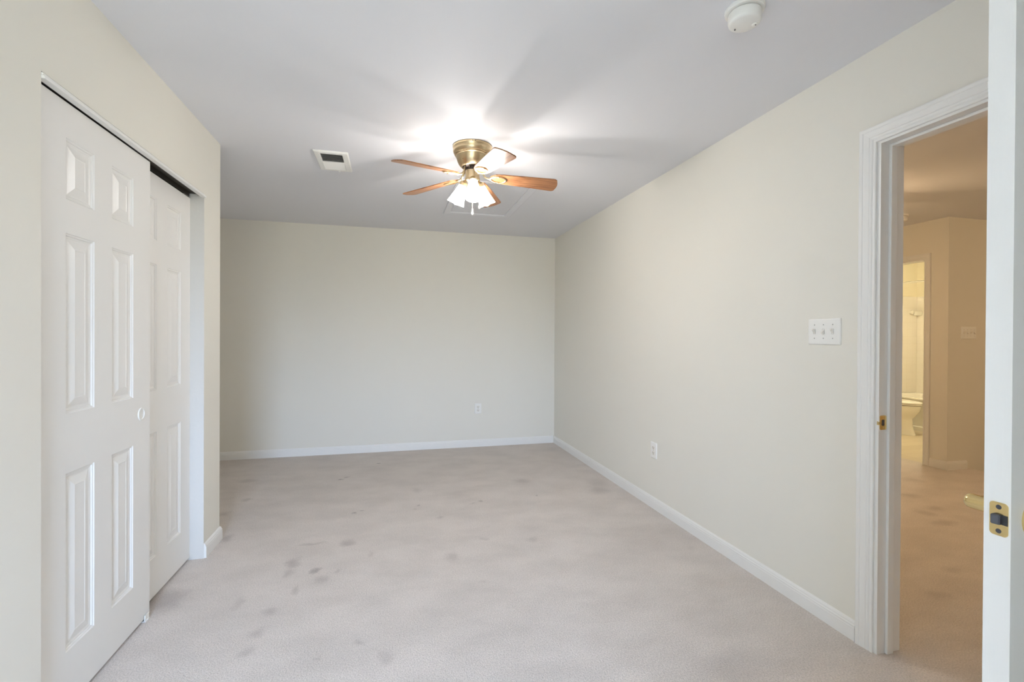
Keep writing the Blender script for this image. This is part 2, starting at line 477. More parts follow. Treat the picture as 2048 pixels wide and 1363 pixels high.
# profile offset is n x tangent: left of the direction of travel
baseboard('baseboard_back', [(XR - 0.0135, YB, 0), (CX0, YB, 0)], 'white baseboard along the back wall')
baseboard('baseboard_right', [(XR, 1.537, 0), (XR, YB, 0)], 'white baseboard along the right wall')
baseboard('baseboard_left', [(CX0, YB - 0.0135, 0), (CX0, YL, 0), (XL, YL, 0), (XL, OY1 + 0.001, 0)], 'short white baseboard wrapping the closet corner')
baseboard('baseboard_hall', [(5.445, HY, 0), (HX, HY, 0), (HX, BY0 - 0.065, 0)], 'white baseboard wrapping the hall corner by the stairs')

# ------------------------------------------------------------------ closet
# header moulding
bm = bmesh.new()
box(bm, XL - 0.016, XL + 0.010, OY0, OY1 + 0.002, OZ - 0.021, OZ - 0.010, 0.003)
box(bm, XL - 0.016, XL + 0.004, OY0, OY1 + 0.001, OZ - 0.011, OZ - 0.003, 0.002)
tag(done('trim_1', bm, 'trim'), 'narrow white header moulding over the closet opening', 'trim', kind='structure')
# jamb face with a bare corner bead
bm = bmesh.new()
box(bm, XL - T, XL - 0.0005, OY1 - 0.003, OY1 + 0.0005, 0.0, OZ)
tag(done('trim_2', bm, 'worn'), 'scuffed bare jamb face at the right of the closet opening', 'trim', kind='structure')
# bronze double track
bm = bmesh.new()
x0, x1 = XL - 0.113, XL - 0.018
box(bm, x0, x1, OY0, OY1 - 0.004, OZ - 0.004, OZ - 0.0005)
for xx in (x0, (x0 + x1) / 2 - 0.001, x1 - 0.002):
    box(bm, xx, xx + 0.002, OY0, OY1 - 0.03, OZ - (0.019 if xx > XL - 0.03 else 0.026), OZ - 0.003)
tag(done('closet_track', bm, 'bronze'), 'dark bronze sliding track above the closet doors', 'track')

def panel_face(bm, us, vs_, cells, f, depth=0.009):
    """flat face with moulded raised panels; us / vs_ are cut lists, cells the panel rectangles; f maps (u,v,w)."""
    cache = {}
    def V(u, v, w=0.0):
        key = (round(u, 5), round(v, 5), round(w, 5))
        if key not in cache:
            cache[key] = bm.verts.new(f(u, v, w))
        return cache[key]
    steps = [(0.000, 0.0), (0.003, -0.0035), (0.007, -0.0040), (0.009, -0.0075), (0.014, -0.0080), (0.017, -depth), (0.021, -depth), (0.050, -0.0015), (0.0525, -0.0025)]
    for i in range(len(us) - 1):
        for j in range(len(vs_) - 1):
            u0, u1, v0, v1 = us[i], us[i + 1], vs_[j], vs_[j + 1]
            if (i, j) in cells:
                prev = None
                for (s, w) in steps:
                    ring = [V(u0 + s, v0 + s, w), V(u1 - s, v0 + s, w), V(u1 - s, v1 - s, w), V(u0 + s, v1 - s, w)]
                    if prev:
                        for k in range(4):
                            bm.faces.new((prev[k], prev[(k + 1) % 4], ring[(k + 1) % 4], ring[k]))
                    prev = ring
                bm.faces.new(prev)
            else:
                bm.faces.new((V(u0, v0), V(u1, v0), V(u1, v1), V(u0, v1)))
    return V

def six_panel(name, width, f, thick, ucuts, vcuts, both=False):
    """door slab: front face w=0 with six panels, back at w=-thick."""
    bm = bmesh.new()
    us = [0.0] + list(ucuts) + [width]
    cells = {(i, j) for i in (1, 3) for j in (1, 3, 5)}
    panel_face(bm, us, vcuts, cells, f)
    if both:
        panel_face(bm, us, vcuts, cells, lambda u, v, w: f(u, v, -thick - w))
    else:
        panel_face(bm, us, vcuts, set(), lambda u, v, w: f(u, v, -thick - w))
    v0, v1 = vcuts[0], vcuts[-1]
    for (a, b2) in (((0, v0), (width, v0)), ((width, v0), (width, v1)), ((width, v1), (0, v1)), ((0, v1), (0, v0))):
        bm.faces.new([bm.verts.new(f(*a, 0)), bm.verts.new(f(*b2, 0)), bm.verts.new(f(*b2, -thick)), bm.verts.new(f(*a, -thick))])
    bmesh.ops.remove_doubles(bm, verts=bm.verts, dist=1e-5)
    return done(name, bm, 'door')

VC = [0.014, 0.200, 0.800, 1.000, 1.605, 1.718, 1.922, 2.032]
D1X = XL - 0.024
d1 = six_panel('door_1', 0.711, lambda u, v, w: (D1X + w, 1.735 + u, v), 0.034, (0.150, 0.306, 0.416, 0.572), VC[:-1] + [2.0400])
tag(d1, 'white six panel sliding closet door in front, with the round finger pull', 'door', kind='structure')
D2X = XL - 0.070
d2 = six_panel('door_2', 0.711, lambda u, v, w: (D2X + w, 2.294 + u, v), 0.034, (0.170, 0.326, 0.436, 0.592), VC)
tag(d2, 'white six panel sliding closet door behind, at the right of the opening', 'door', kind='structure')
# round flush pull
bm = bmesh.new()
mt = Matrix.Translation((D1X, 2.372, 0.922)) @ Matrix.Rotation(R(90), 4, 'Y')
lathe(bm, [(0.0, 0.0006), (0.018, 0.0006), (0.0205, 0.0012), (0.0215, 0.0035), (0.024, 0.0042), (0.0275, 0.0030), (0.0285, -0.001)], 36, mt, False, True)
done('finger_pull', bm, 'plastic', d1, 40)
# little floor guide between the doors
bm = bmesh.new()
box(bm, XL - 0.060, XL - 0.016, 2.395, 2.430, 0.0, 0.004, 0.001)
box(bm, XL - 0.064, XL - 0.060, 2.395, 2.430, 0.0, 0.030, 0.001)
box(bm, XL - 0.022, XL - 0.018, 2.395, 2.430, 0.0, 0.030, 0.001)
lathe(bm, [(0.004, 0.004), (0.004, 0.006), (0.002, 0.007)], 12, Matrix.Translation((XL - 0.016, 2.412, 0)))
tag(done('floor_guide', bm, 'plastic'), 'small white plastic guide on the carpet under the closet doors', 'guide')

# ------------------------------------------------------------------ doorway trim
CAS = [(0, 0), (0, 0.008), (0.002, 0.010), (0.008, 0.0105), (0.0105, 0.0080), (0.0125, 0.0080), (0.016, 0.0115), (0.022, 0.0125), (0.0245, 0.0105),
       (0.027, 0.0125), (0.046, 0.0145), (0.049, 0.0140), (0.052, 0.0165), (0.062, 0.0175), (0.066, 0.0155), (0.067, 0.012), (0.067, 0)]
bm = bmesh.new()
ci0, ci1, ch = DJ0 - 0.006, DJ1 + 0.014, DH + 0.010
sweep(bm, [(XR, ci1, 0), (XR, ci1, ch), (XR, ci0, ch), (XR, ci0, 0)], (-1, 0, 0), CAS)
tag(done('trim_3', bm, 'trim'), 'white moulded casing around the room doorway', 'trim', kind='structure')
# jamb lining with stop
bm = bmesh.new()
jx0, jx1 = XR - 0.001, XR + T + 0.004
box(bm, jx0, jx1, DJ1, DJ1 + JT, 0, DH + JT)
box(bm, jx0, jx1, DJ0 - JT, DJ0, 0, DH + JT)
box(bm, jx0, jx1, DJ0, DJ1, DH, DH + JT)
sx0, sx1 = XR + 0.040, XR + 0.072
box(bm, sx0, sx1, DJ1 - 0.011, DJ1, 0, DH, 0.002)
box(bm, sx0, sx1, DJ0, DJ0 + 0.011, 0, DH, 0.002)
box(bm, sx0, sx1, DJ0 + 0.011, DJ1 - 0.011, DH - 0.011, DH, 0.002)
tag(done('trim_4', bm, 'trim'), 'white door jamb lining with stop strip', 'trim', kind='structure')
# casing and lining of the bathroom doorway
bm = bmesh.new()
sweep(bm, [(HX, BY1 + 0.006, 0), (HX, BY1 + 0.006, 2.061), (HX, BY0 - 0.006, 2.061), (HX, BY0 - 0.006, 0)], (-1, 0, 0),
      [(a * 0.86, b2) for a, b2 in CAS])
box(bm, HX - 0.001, BW + 0.001, BY0 - JT, BY0, 0, 2.055 + JT)
box(bm, HX - 0.001, BW + 0.001, BY1, BY1 + JT, 0, 2.055 + JT)
box(bm, HX - 0.001, BW + 0.001, BY0, BY1, 2.055, 2.055 + JT)
tag(done('trim_6', bm, 'trim'), 'white casing around the bathroom doorway in the hall', 'trim', kind='structure')

# strike plate on the latch jamb
e = empty('strike_plate', (XR + 0.02, DJ1, 0.93), 0, 'brass strike plate on the white door jamb', 'strike plate')
bm = bmesh.new()
def rrect(cx, cz, w, h, r, n=6):
    out = []
    for (sx, sz, a0) in ((1, 1, 0), (-1, 1, 90), (-1, -1, 180), (1, -1, 270)):
        for k in range(n + 1):
            a = R(a0 + 90 * k / n)
            out.append((cx + sx * (w / 2 - r) + r * math.cos(a), cz + sz * (h / 2 - r) + r * math.sin(a)))
    return out
pts = rrect(0, 0, 0.034, 0.057, 0.006)
loft(bm, [[Vector((x, 0.0, z)) for x, z in pts], [Vector((x, -0.0018, z)) for x, z in pts]])
tube(bm, [(-0.017, -0.001, 0), (-0.022, -0.0005, 0), (-0.025, 0.004, 0)], [0.012, 0.011, 0.010], 10, 0.12)
done('plate', bm, 'brass', e)
bm = bmesh.new()
pts = rrect(-0.001, 0, 0.013, 0.024, 0.003)
loft(bm, [[Vector((x, -0.0017, z)) for x, z in pts], [Vector((x, -0.0022, z)) for x, z in pts]])
done('latch_hole', bm, 'steel', e)
for sz in (-0.021, 0.021):
    bm = bmesh.new()
    lathe(bm, [(0.0042, 0.0015), (0.0035, 0.0028), (0.001, 0.0028)], 14, Matrix.Translation((0.002, 0, sz)) @ Matrix.Rotation(R(90), 4, 'X'))
    done('screw', bm, 'brass', e)

# ------------------------------------------------------------------ open entrance door
LX, LY0, LY1, LW = 1.012, 0.5555, 0.5930, 0.866
LVC = [0.014, 0.200, 0.800, 1.000, 1.605, 1.718, 1.922, 2.036]
d3 = six_panel('door_3', LW, lambda u, v, w: (LX + u, LY0 - w, v), LY1 - LY0, (0.125, 0.355, 0.511, 0.741), LVC, True)
tag(d3, 'white bedroom door swung open at the right edge, seen edge on', 'door', kind='structure')
LZ, LYC = 0.959, (LY0 + LY1) / 2 - 0.003
bm = bmesh.new()
pts = rrect(0, 0, 0.0255, 0.057, 0.006)
loft(bm, [[Vector((LX + 0.0005, LYC + y, LZ + z)) for y, z in pts], [Vector((LX - 0.0016, LYC + y, LZ + z)) for y, z in pts]])
lp = done('latch_plate', bm, 'brass', d3)
bm = bmesh.new()
ring0 = [(-0.0045, -0.0090), (0.0070, -0.0090), (0.0070, 0.0090), (-0.0045, 0.0090)]
bp_ = [Vector((LX - 0.001, LYC + y, LZ + z)) for y, z in ring0]
bq_ = [Vector((LX - (0.0105 if y > 0 else 0.0075), LYC + y, LZ + z * 0.92)) for y, z in ring0]
loft(bm, [bp_, bq_])
bmesh.ops.bevel(bm, geom=list(bm.edges), offset=0.0012, segments=2, affect='EDGES')
done('latch_bolt', bm, 'steel', lp)
bm = bmesh.new()
box(bm, LX - 0.0021, LX - 0.0012, LYC - 0.0125, LYC - 0.0045, LZ - 0.0085, LZ + 0.0085)
done('bolt_recess', bm, 'dark', lp)
for sz in (-0.0205, 0.0205):
    bm = bmesh.new()
    mt = Matrix.Translation((LX - 0.0012, LYC, LZ + sz)) @ Matrix.Rotation(R(-90), 4, 'Y')
    lathe(bm, [(0.0042, 0.0), (0.0038, 0.0009), (0.0005, 0.0009)], 16, mt)
    for a in (0, 90):
        m2 = mt @ Matrix.Rotation(R(a + 20), 4, 'Z')
        vs = [bm.verts.new(m2 @ Vector(p)) for p in ((-0.0024, -0.0005, 0.00105), (0.0024, -0.0005, 0.00105), (0.0024, 0.0005, 0.00105), (-0.0024, 0.0005, 0.00105))]
        bm.faces.new(vs)
    done('screw', bm, 'steel', lp)
for sgn, yf in ((1, LY1), (-1, LY0)):
    bm = bmesh.new()
    rot = Matrix.Rotation(R(-90 * sgn), 4, 'X')
    mt = Matrix.Translation((LX + 0.062, yf, LZ)) @ rot
    lathe(bm, [(0.036, -0.0005), (0.036, 0.004), (0.030, 0.008), (0.022, 0.010), (0.017, 0.011), (0.0148, 0.014), (0.0140, 0.022), (0.0140, 0.054),
               (0.0132, 0.0585), (0.0105, 0.062), (0.005, 0.0635)], 32, mt)
    tube(bm, [(LX + 0.066, yf + sgn * 0.050, LZ), (LX + 0.095, yf + sgn * 0.050, LZ), (LX + 0.140, yf + sgn * 0.047, LZ - 0.003), (LX + 0.172, yf + sgn * 0.041, LZ - 0.007)],
         [0.010, 0.0095, 0.0088, 0.0080], 14, 0.85)
    done('lever_handle', bm, 'brass', d3, 45)

# ------------------------------------------------------------------ switch plates and outlets (local: face toward -Y, X to the viewer's right)
def cover(parent, w, h, mat='plastic'):
    bm = bmesh.new()
    rings = []
    for (ins, y) in ((0.0, 0.0), (0.0, -0.0025), (0.0012, -0.0048), (0.004, -0.0062), (0.007, -0.0066)):
        rings.append([Vector((x, y, z)) for x, z in rrect(0, 0, w - 2 * ins, h - 2 * ins, 0.005)])
    loft(bm, rings)
    return done('cover_plate', bm, mat, parent, 50)

def screw(parent, x, z, y=-0.0064, mat='grey', r=0.0028):
    bm = bmesh.new()
    lathe(bm, [(r, 0.0), (r, 0.0008), (r * 0.6, 0.0014), (0.0004, 0.0014)], 12, Matrix.Translation((x, y, z)) @ Matrix.Rotation(R(90), 4, 'X'))
    done('screw', bm, mat, parent)

def switch_plate(loc, rz, ups, label, w, h=0.118):
    e = empty('light_switch', loc, rz, label, 'light switch')
    cover(e, w, h)
    n = len(ups)
    for k, up in enumerate(ups):
        x = (k - (n - 1) / 2) * 0.046
        bm = bmesh.new()
        for bx in ((x - 0.0055, x - 0.0046, -0.012, 0.012), (x + 0.0046, x + 0.0055, -0.012, 0.012), (x - 0.0046, x + 0.0046, 0.0111, 0.012), (x - 0.0046, x + 0.0046, -0.012, -0.0111)):
            box(bm, bx[0], bx[1], -0.0071, -0.0060, bx[2], bx[3])
        done('slot', bm, 'grey', e)
        bm = bmesh.new()
        s = 1 if up else -1
        base = [Vector((x + a, -0.006, s * b2)) for a, b2 in ((-0.0045, -0.009), (0.0045, -0.009), (0.0045, 0.009), (-0.0045, 0.009))]
        mid = [Vector((x + a, -0.010, s * b2)) for a, b2 in ((-0.0042, -0.004), (0.0042, -0.004), (0.0042, 0.0095), (-0.0042, 0.0095))]
        tip = [Vector((x + a, -0.0185, s * b2)) for a, b2 in ((-0.0034, 0.0065), (0.0034, 0.0065), (0.0034, 0.0125), (-0.0034, 0.0125))]
        loft(bm, [base, mid, tip])
        done('toggle', bm, 'ivory', e)
        screw(e, x, 0.0305)
        screw(e, x, -0.0305)
    return e
switch_plate((XR, 1.699, 1.297), R(-90), (True, False, True), 'white three toggle light switch plate on the right wall beside the doorway', 0.164)
switch_plate((5.457, HY, 1.325), 0.0, (True, False, True, False), 'white four toggle light switch plate on the hall stair wall', 0.196)

def outlet(loc, rz, label):
    e = empty('wall_outlet', loc, rz, label, 'outlet', 'duplex outlets low on the walls')
    cover(e, 0.080, 0.118)
    for s in (1, -1):
        cz = s * 0.0195
        bm = bmesh.new()
        pts = rrect(0, cz, 0.034, 0.028, 0.010)
        loft(bm, [[Vector((x, -0.006, z)) for x, z in pts], [Vector((x, -0.0078, z)) for x, z in pts]])
        r_ = done('receptacle', bm, 'ivory', e)
        bm = bmesh.new()
        box(bm, -0.0085, -0.0060, -0.0082, -0.0070, cz - 0.002, cz + 0.0075)
        box(bm, 0.0060, 0.0085, -0.0082, -0.0070, cz - 0.001, cz + 0.0070)
        lathe(bm, [(0.003, 0.0070), (0.003, 0.0083)], 12, Matrix.Translation((0, 0, cz - 0.0075)) @ Matrix.Rotation(R(90), 4, 'X'))
        done('slots', bm, 'dark', r_)
    screw(e, 0, 0, r=0.003)
    return e
outlet((0.963, YB, 0.437), 0, 'white duplex outlet low on the back wall')
outlet((XR, 3.106, 0.429), R(-90), 'white duplex outlet low on the right wall')

# ------------------------------------------------------------------ ceiling vent
e = empty('ceiling_vent', (-0.383, 3.36, H), 0, 'white metal air register in the ceiling left of the fan', 'vent')
vw, vh = 0.212, 0.352
bm = bmesh.new()
iw, ih = 0.135, 0.285
def fr(w, h, z): return [Vector((x, y, z)) for x, y in ((-w / 2, -h / 2), (w / 2, -h / 2), (w / 2, h / 2), (-w / 2, h / 2))]
loft(bm, [fr(iw, ih, -0.001), fr(vw, vh, 0.0), fr(vw, vh, -0.003), fr(vw - 0.012, vh - 0.012, -0.010), fr(iw + 0.006, ih + 0.006, -0.011), fr(iw, ih, -0.009), fr(iw, ih, -0.001)], False, False)
bmesh.ops.remove_doubles(bm, verts=bm.verts, dist=1e-5)
done('frame', bm, 'plastic', e)
bm = bmesh.new()
box(bm, -iw / 2, iw / 2, -ih / 2, ih / 2, -0.0012, -0.0004)
done('duct_shadow_plate', bm, 'vent_shadow', e)  # flat plate, its grey stands in for the dark inside the duct
nl = 14
for k in range(nl):
    y = -ih / 2 + ih * (k + 0.5) / nl
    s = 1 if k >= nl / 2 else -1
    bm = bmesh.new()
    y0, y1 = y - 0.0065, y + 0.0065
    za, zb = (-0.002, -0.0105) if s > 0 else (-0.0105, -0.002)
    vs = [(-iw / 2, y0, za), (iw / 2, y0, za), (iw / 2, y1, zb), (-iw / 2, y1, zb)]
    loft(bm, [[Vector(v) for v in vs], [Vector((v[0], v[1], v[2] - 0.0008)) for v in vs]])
    done('louver', bm, 'plastic' if s > 0 else 'vent_shadow', e)  # near-half louvers coloured grey for the shade seen between them
bm = bmesh.new()
box(bm, -iw / 2, iw / 2, -0.003, 0.003, -0.0125, -0.001)
done('divider', bm, 'plastic', e)
bm = bmesh.new()
box(bm, 0.016, 0.026, -ih / 2 - 0.022, -ih / 2 - 0.010, -0.020, -0.009, 0.001)
bmesh.ops.translate(bm, verts=bm.verts, vec=(0, ih + 0.032, 0))
done('damper_lever', bm, 'plastic', e)

# ------------------------------------------------------------------ attic hatch
e = empty('attic_hatch', (0.79, 3.99, H), 0, 'white framed attic access hatch in the ceiling behind the fan', 'hatch')
ow, oh = 0.638, 0.995
bm = bmesh.new()
x0, x1, y0, y1 = -ow / 2, ow / 2, -oh / 2, oh / 2
HP = [(0.058, 0), (0.058, 0.011), (0.054, 0.013), (0.040, 0.0125), (0.012, 0.009), (0.004, 0.0085), (0, 0.005), (0, 0)]
ins = 0.058
path = [(x0 + ins, y0 + ins), (x1 - ins, y0 + ins), (x1 - ins, y1 - ins), (x0 + ins, y1 - ins)]
rings = []
for (a, b2) in HP:
    rings.append([Vector((x0 + ins - a, y0 + ins - a, -b2)), Vector((x1 - ins + a, y0 + ins - a, -b2)), Vector((x1 - ins + a, y1 - ins + a, -b2)), Vector((x0 + ins - a, y1 - ins + a, -b2))])
loft(bm, rings + [rings[0]], False, False)
bmesh.ops.remove_doubles(bm, verts=bm.verts, dist=1e-5)
done('frame', bm, 'ceiling', e)
bm = bmesh.new()
box(bm, x0 + ins + 0.003, x1 - ins - 0.003, y0 + ins + 0.003, y1 - ins - 0.003, -0.003, 0.0)
done('panel', bm, 'ceiling', e)

# ------------------------------------------------------------------ smoke detectors
def smoke_detector(loc, rz, label):
    e = empty('smoke_detector', loc, rz, label, 'smoke detector')
    bm = bmesh.new()
    lathe(bm, [(0.066, 0.0), (0.0665, -0.006), (0.064, -0.012), (0.052, -0.0135)], 56)
    done('base_plate', bm, 'plastic', e, 40)
    bm = bmesh.new()
    lathe(bm, [(0.049, -0.0125), (0.049, -0.017)], 48)
    done('sensor_gap', bm, 'grey', e)
    bm = bmesh.new()
    lathe(bm, [(0.054, -0.0165), (0.0555, -0.020), (0.0550, -0.042), (0.0525, -0.050), (0.046, -0.0545), (0.020, -0.0560), (0.001, -0.0562)], 56)
    c = done('cover', bm, 'plastic', e, 40)
    bm = bmesh.new()
    lathe(bm, [(0.010, -0.0545), (0.010, -0.0575), (0.008, -0.0585), (0.0005, -0.0585)], 24, Matrix.Translation((0.032, -0.012, 0)))
    done('test_button', bm, 'plastic', c, 40)
    for (a, b2, r_) in ((0.034, -0.014, 0.0024), (-0.016, 0.030, 0.0024)):
        bm = bmesh.new()
        lathe(bm, [(r_, -0.0540), (r_, -0.0590)], 10, Matrix.Translation((a, b2, 0)))
        done('indicator_hole', bm, 'dark', c)
    return e
smoke_detector((1.217, 1.425, H), R(0), 'round white smoke detector on the bedroom ceiling at the top of the view')
smoke_detector((4.70, 3.43, H), R(40), 'round white smoke detector on the hall ceiling half hidden by the jamb')

# ------------------------------------------------------------------ ceiling fan
def make_fan(loc, rz, label):
    f = empty('ceiling_fan', loc, rz, label, 'ceiling fan', 'five blade ceiling fans with light kits')
    bm = bmesh.new()       # motor housing (local z = 0 at the ceiling)
    lathe(bm, [(0.116, 0.0), (0.121, -0.002), (0.122, -0.008), (0.1215, -0.014), (0.120, -0.016), (0.1195, -0.030), (0.117, -0.042), (0.112, -0.048),
               (0.1105, -0.050), (0.1115, -0.053), (0.1095, -0.056), (0.1065, -0.057), (0.1075, -0.060), (0.105, -0.063), (0.1015, -0.0645),
               (0.0995, -0.072), (0.094, -0.092), (0.085, -0.111), (0.074, -0.124), (0.068, -0.129), (0.064, -0.130), (0.062, -0.127), (0.062, -0.095)], 72)
    hs = done('motor_housing', bm, 'abrass', f, 35)
    for d in (-3.6, 3.6):                            # the two screw holes facing the camera
        bm = bmesh.new()
        lathe(bm, [(0.0030, 0.0), (0.0030, 0.0014)], 12, Matrix.Rotation(R(265 + d) - rz, 4, 'Z') @ Matrix.Translation((0.1212, 0, -0.0085)) @ Matrix.Rotation(R(90), 4, 'Y'))
        done('screw_hole', bm, 'dark', hs)
    bm = bmesh.new()       # dark rotor under the housing
    lathe(bm, [(0.058, -0.096), (0.060, -0.112), (0.060, -0.132), (0.050, -0.137), (0.046, -0.150), (0.030, -0.152)], 40)
    for k in range(10):
        box_m = Matrix.Rotation(R(36 * k), 4, 'Z')
        lathe(bm, [(0.006, -0.130), (0.006, -0.142), (0.003, -0.144)], 10, box_m @ Matrix.Translation((0.050, 0, 0)))
    done('rotor', bm, 'motor', f, 40)
    PITCH = R(-13)
    droop = R(-4.0)
    for k in range(5):
        az = R(72 * k)
        Mz = Matrix.Rotation(az, 4, 'Z')
        loc_b = Matrix.Translation((0.11, 0, -0.189)) @ Matrix.Rotation(-droop, 4, 'Y') @ Matrix.Rotation(PITCH, 4, 'X')
        # blade: local x from 0 (root) to 0.425 (tip)
        bm = bmesh.new()
        out = []
        L_ = 0.425
        def halfw(x): return 0.047 + 0.020 * min(1, x / 0.40)
        n = 8
        hw = halfw(L_)
        cr_ = 0.024
        for i in range(n + 1):                      # squared tip with rounded corners, slightly bowed
            a = R(-90 + 90 * i / n)
            out.append((L_ - 0.008 - cr_ + cr_ * math.cos(a), -hw + cr_ + cr_ * math.sin(a)))
        for t in (-0.35, 0.0, 0.35):
            out.append((L_ - 0.008 * (t / 0.63) ** 2, hw * t))
        for i in range(n + 1):
            a = R(90 * i / n)
            out.append((L_ - 0.008 - cr_ + cr_ * math.cos(a), hw - cr_ + cr_ * math.sin(a)))
        for x in (0.33, 0.2, 0.08): out.append((x, halfw(x)))
        for i in range(7):
            t = 1 - 2 * i / 6
            out.append((0.034 * abs(t) ** 2.5, 0.044 * t))
        for x in (0.08, 0.2, 0.33): out.append((x, -halfw(x)))
        loft(bm, [[Vector((x, y, 0.003)) for x, y in out], [Vector((x, y, -0.0022)) for x, y in out], [Vector((0.2 + (x - 0.2) * 0.995, y * 0.985, -0.003)) for x, y in out]])
        bl = done('blade', bm, 'oak', f)
        bl.matrix_local = Mz @ loc_b
        # bracket: curved arm and oval ring under the blade root (in blade space)
        bm = bmesh.new()
        inv = loc_b.inverted()
        arm = [(0.052, 0.0, -0.128), (0.060, 0.0, -0.146), (0.068, 0.004, -0.166), (0.078, 0.003, -0.183), (0.094, 0, -0.191), (0.116, 0, -0.1925)]
        tube(bm, [inv @ Vector(p) for p in arm], [0.008, 0.0075, 0.007, 0.007, 0.0075, 0.0075], 12, 0.7)
        ov = []
        for i in range(29):
            a = 2 * math.pi * i / 28
            ov.append((0.052 + 0.048 * math.cos(a), 0.033 * math.sin(a)))
        rr = []
        for (dr, z) in ((-0.006, -0.0028), (-0.006, -0.0075), (-0.002, -0.0100), (0.002, -0.0100), (0.006, -0.0075), (0.006, -0.0028)):
            rr.append([Vector(((0.048 + dr) * math.cos(2 * math.pi * i / 28) + 0.052, (0.033 + dr) * math.sin(2 * math.pi * i / 28), z)) for i in range(28)])
        loft(bm, rr + [rr[0]], False, False)
        for (cx, cy) in ((0.0, 0.0), (0.100, 0.0), (0.052, 0.031), (0.052, -0.031)):
            lathe(bm, [(0.0055, -0.0098), (0.0055, -0.0115), (0.003, -0.0125)], 12, Matrix.Translation((cx, cy, 0)))
        bmesh.ops.remove_doubles(bm, verts=bm.verts, dist=1e-6)
        done('blade_bracket', bm, 'abrass', bl, 40)
    bm = bmesh.new()       # switch housing and light kit plate
    lathe(bm, [(0.038, -0.146), (0.0435, -0.148), (0.044, -0.152), (0.044, -0.196), (0.0455, -0.199), (0.0455, -0.204), (0.040, -0.212), (0.024, -0.222), (0.012, -0.227), (0.009, -0.236), (0.004, -0.239)], 48)
    done('switch_housing', bm, 'abrass', f, 40)
    for k in range(3):
        az = R(LAMP_AZ + 120 * k) - rz
        tilt = R(25)
        Mz = Matrix.Rotation(az, 4, 'Z')
        bm = bmesh.new()
        tube(bm, [Mz @ Vector(p) for p in ((0.030, 0, -0.206), (0.048, 0, -0.2035), (0.060, 0, -0.208), (0.066, 0, -0.219))], 0.0065, 12)
        Ms = Mz @ Matrix.Translation((0.056, 0, -0.212)) @ Matrix.Rotation(math.pi - tilt, 4, 'Y')
        lathe(bm, [(0.008, -0.004), (0.020, 0.0), (0.0245, 0.006), (0.0255, 0.020), (0.0265, 0.024), (0.0235, 0.026)], 28, Ms)
        lh = done('lamp_holder', bm, 'abrass', f, 40)
        bm = bmesh.new()
        pr = [(0.0215, 0.012), (0.024, 0.022), (0.0265, 0.034), (0.0305, 0.052), (0.0370, 0.078), (0.0440, 0.104), (0.0510, 0.128), (0.0550, 0.141)]
        lathe(bm, pr, 36, Ms, False, False)
        done('lamp_shade', bm, SHADE, lh, 50)
        bm = bmesh.new()
        lathe(bm, [(0.009, 0.096), (0.010, 0.106), (0.0150, 0.116), (0.0175, 0.128), (0.0155, 0.138), (0.008, 0.145), (0.001, 0.147)], 20, Ms)
        done('bulb', bm, SHADE + '_bulb', lh, 60)
    for (px, py, z0, z1) in CHAINS:
        p = Matrix.Rotation(-rz, 4, 'Z') @ Vector((px, py, 0))
        bm = bmesh.new()
        nn = int((z0 - z1) / 0.0045)
        tube(bm, [(p.x, p.y, z0 + (z1 - z0) * i / nn) for i in range(nn + 1)], [0.0012 if i % 2 else 0.0007 for i in range(nn + 1)], 6)
        ch = done('pull_chain', bm, 'brass', f)
        bm = bmesh.new()
        lathe(bm, [(0.0015, z1 + 0.004), (0.003, z1), (0.004, z1 - 0.008), (0.0065, z1 - 0.022), (0.007, z1 - 0.027), (0.0055, z1 - 0.031)], 16, Matrix.Translation((p.x, p.y, 0)))
        done('chain_knob', bm, 'ivory', ch, 50)
        bm = bmesh.new()
        lathe(bm, [(0.005, z1 - 0.0305), (0.005, z1 - 0.0345), (0.003, z1 - 0.036)], 12, Matrix.Translation((p.x, p.y, 0)))
        done('chain_cap', bm, 'grey', ch)
    return f
LAMP_AZ = 145.0
SHADE = 'shade'
CHAINS = [(-0.006, -0.045, -0.205, -0.398), (0.046, 0.0, -0.185, -0.345)]
make_fan((0.480, 2.885, H), R(64), 'brass and oak five blade ceiling fan with lit glass shades in the bedroom')
LAMP_AZ = 210.0
SHADE = 'shade_hall'
make_fan((3.43, 3.19, H), R(-92), 'brass and oak ceiling fan with lit shades in the hall behind the right wall')

# ------------------------------------------------------------------ bathroom
TX, TYB = 6.60, 5.40
def ell(cx, cy, rx, ry, z, n=40, flat=0.0):
    out = []
    for k in range(n):
        a = 2 * math.pi * k / n
        y = math.sin(a)
        out.append(Vector((cx + rx * math.cos(a), cy + ry * y * (1 - flat if y > 0 else 1), z)))
    return out
t = empty('toilet', (TX, 5.0, 0), 0, 'white toilet with closed lid seen through the bathroom doorway', 'toilet')
bm = bmesh.new()
loft(bm, [ell(0, -0.09, 0.122, 0.300, 0.0), ell(0, -0.09, 0.124, 0.303, 0.012), ell(0, -0.085, 0.114, 0.285, 0.06), ell(0, -0.085, 0.110, 0.270, 0.15), ell(0, -0.085, 0.114, 0.270, 0.215),
          ell(0, -0.105, 0.146, 0.290, 0.262), ell(0, -0.125, 0.174, 0.306, 0.320), ell(0, -0.13, 0.183, 0.312, 0.370), ell(0, -0.13, 0.184, 0.312, 0.390), ell(0, -0.13, 0.165, 0.295, 0.394)])
done('bowl', bm, 'ceramic', t, 50)
bm = bmesh.new()
loft(bm, [ell(0, -0.13, 0.186, 0.319, 0.399), ell(0, -0.13, 0.190, 0.324, 0.404), ell(0, -0.13, 0.190, 0.324, 0.411), ell(0, -0.13, 0.185, 0.319, 0.414)])
done('seat', bm, 'ceramic', t, 40)
bm = bmesh.new()
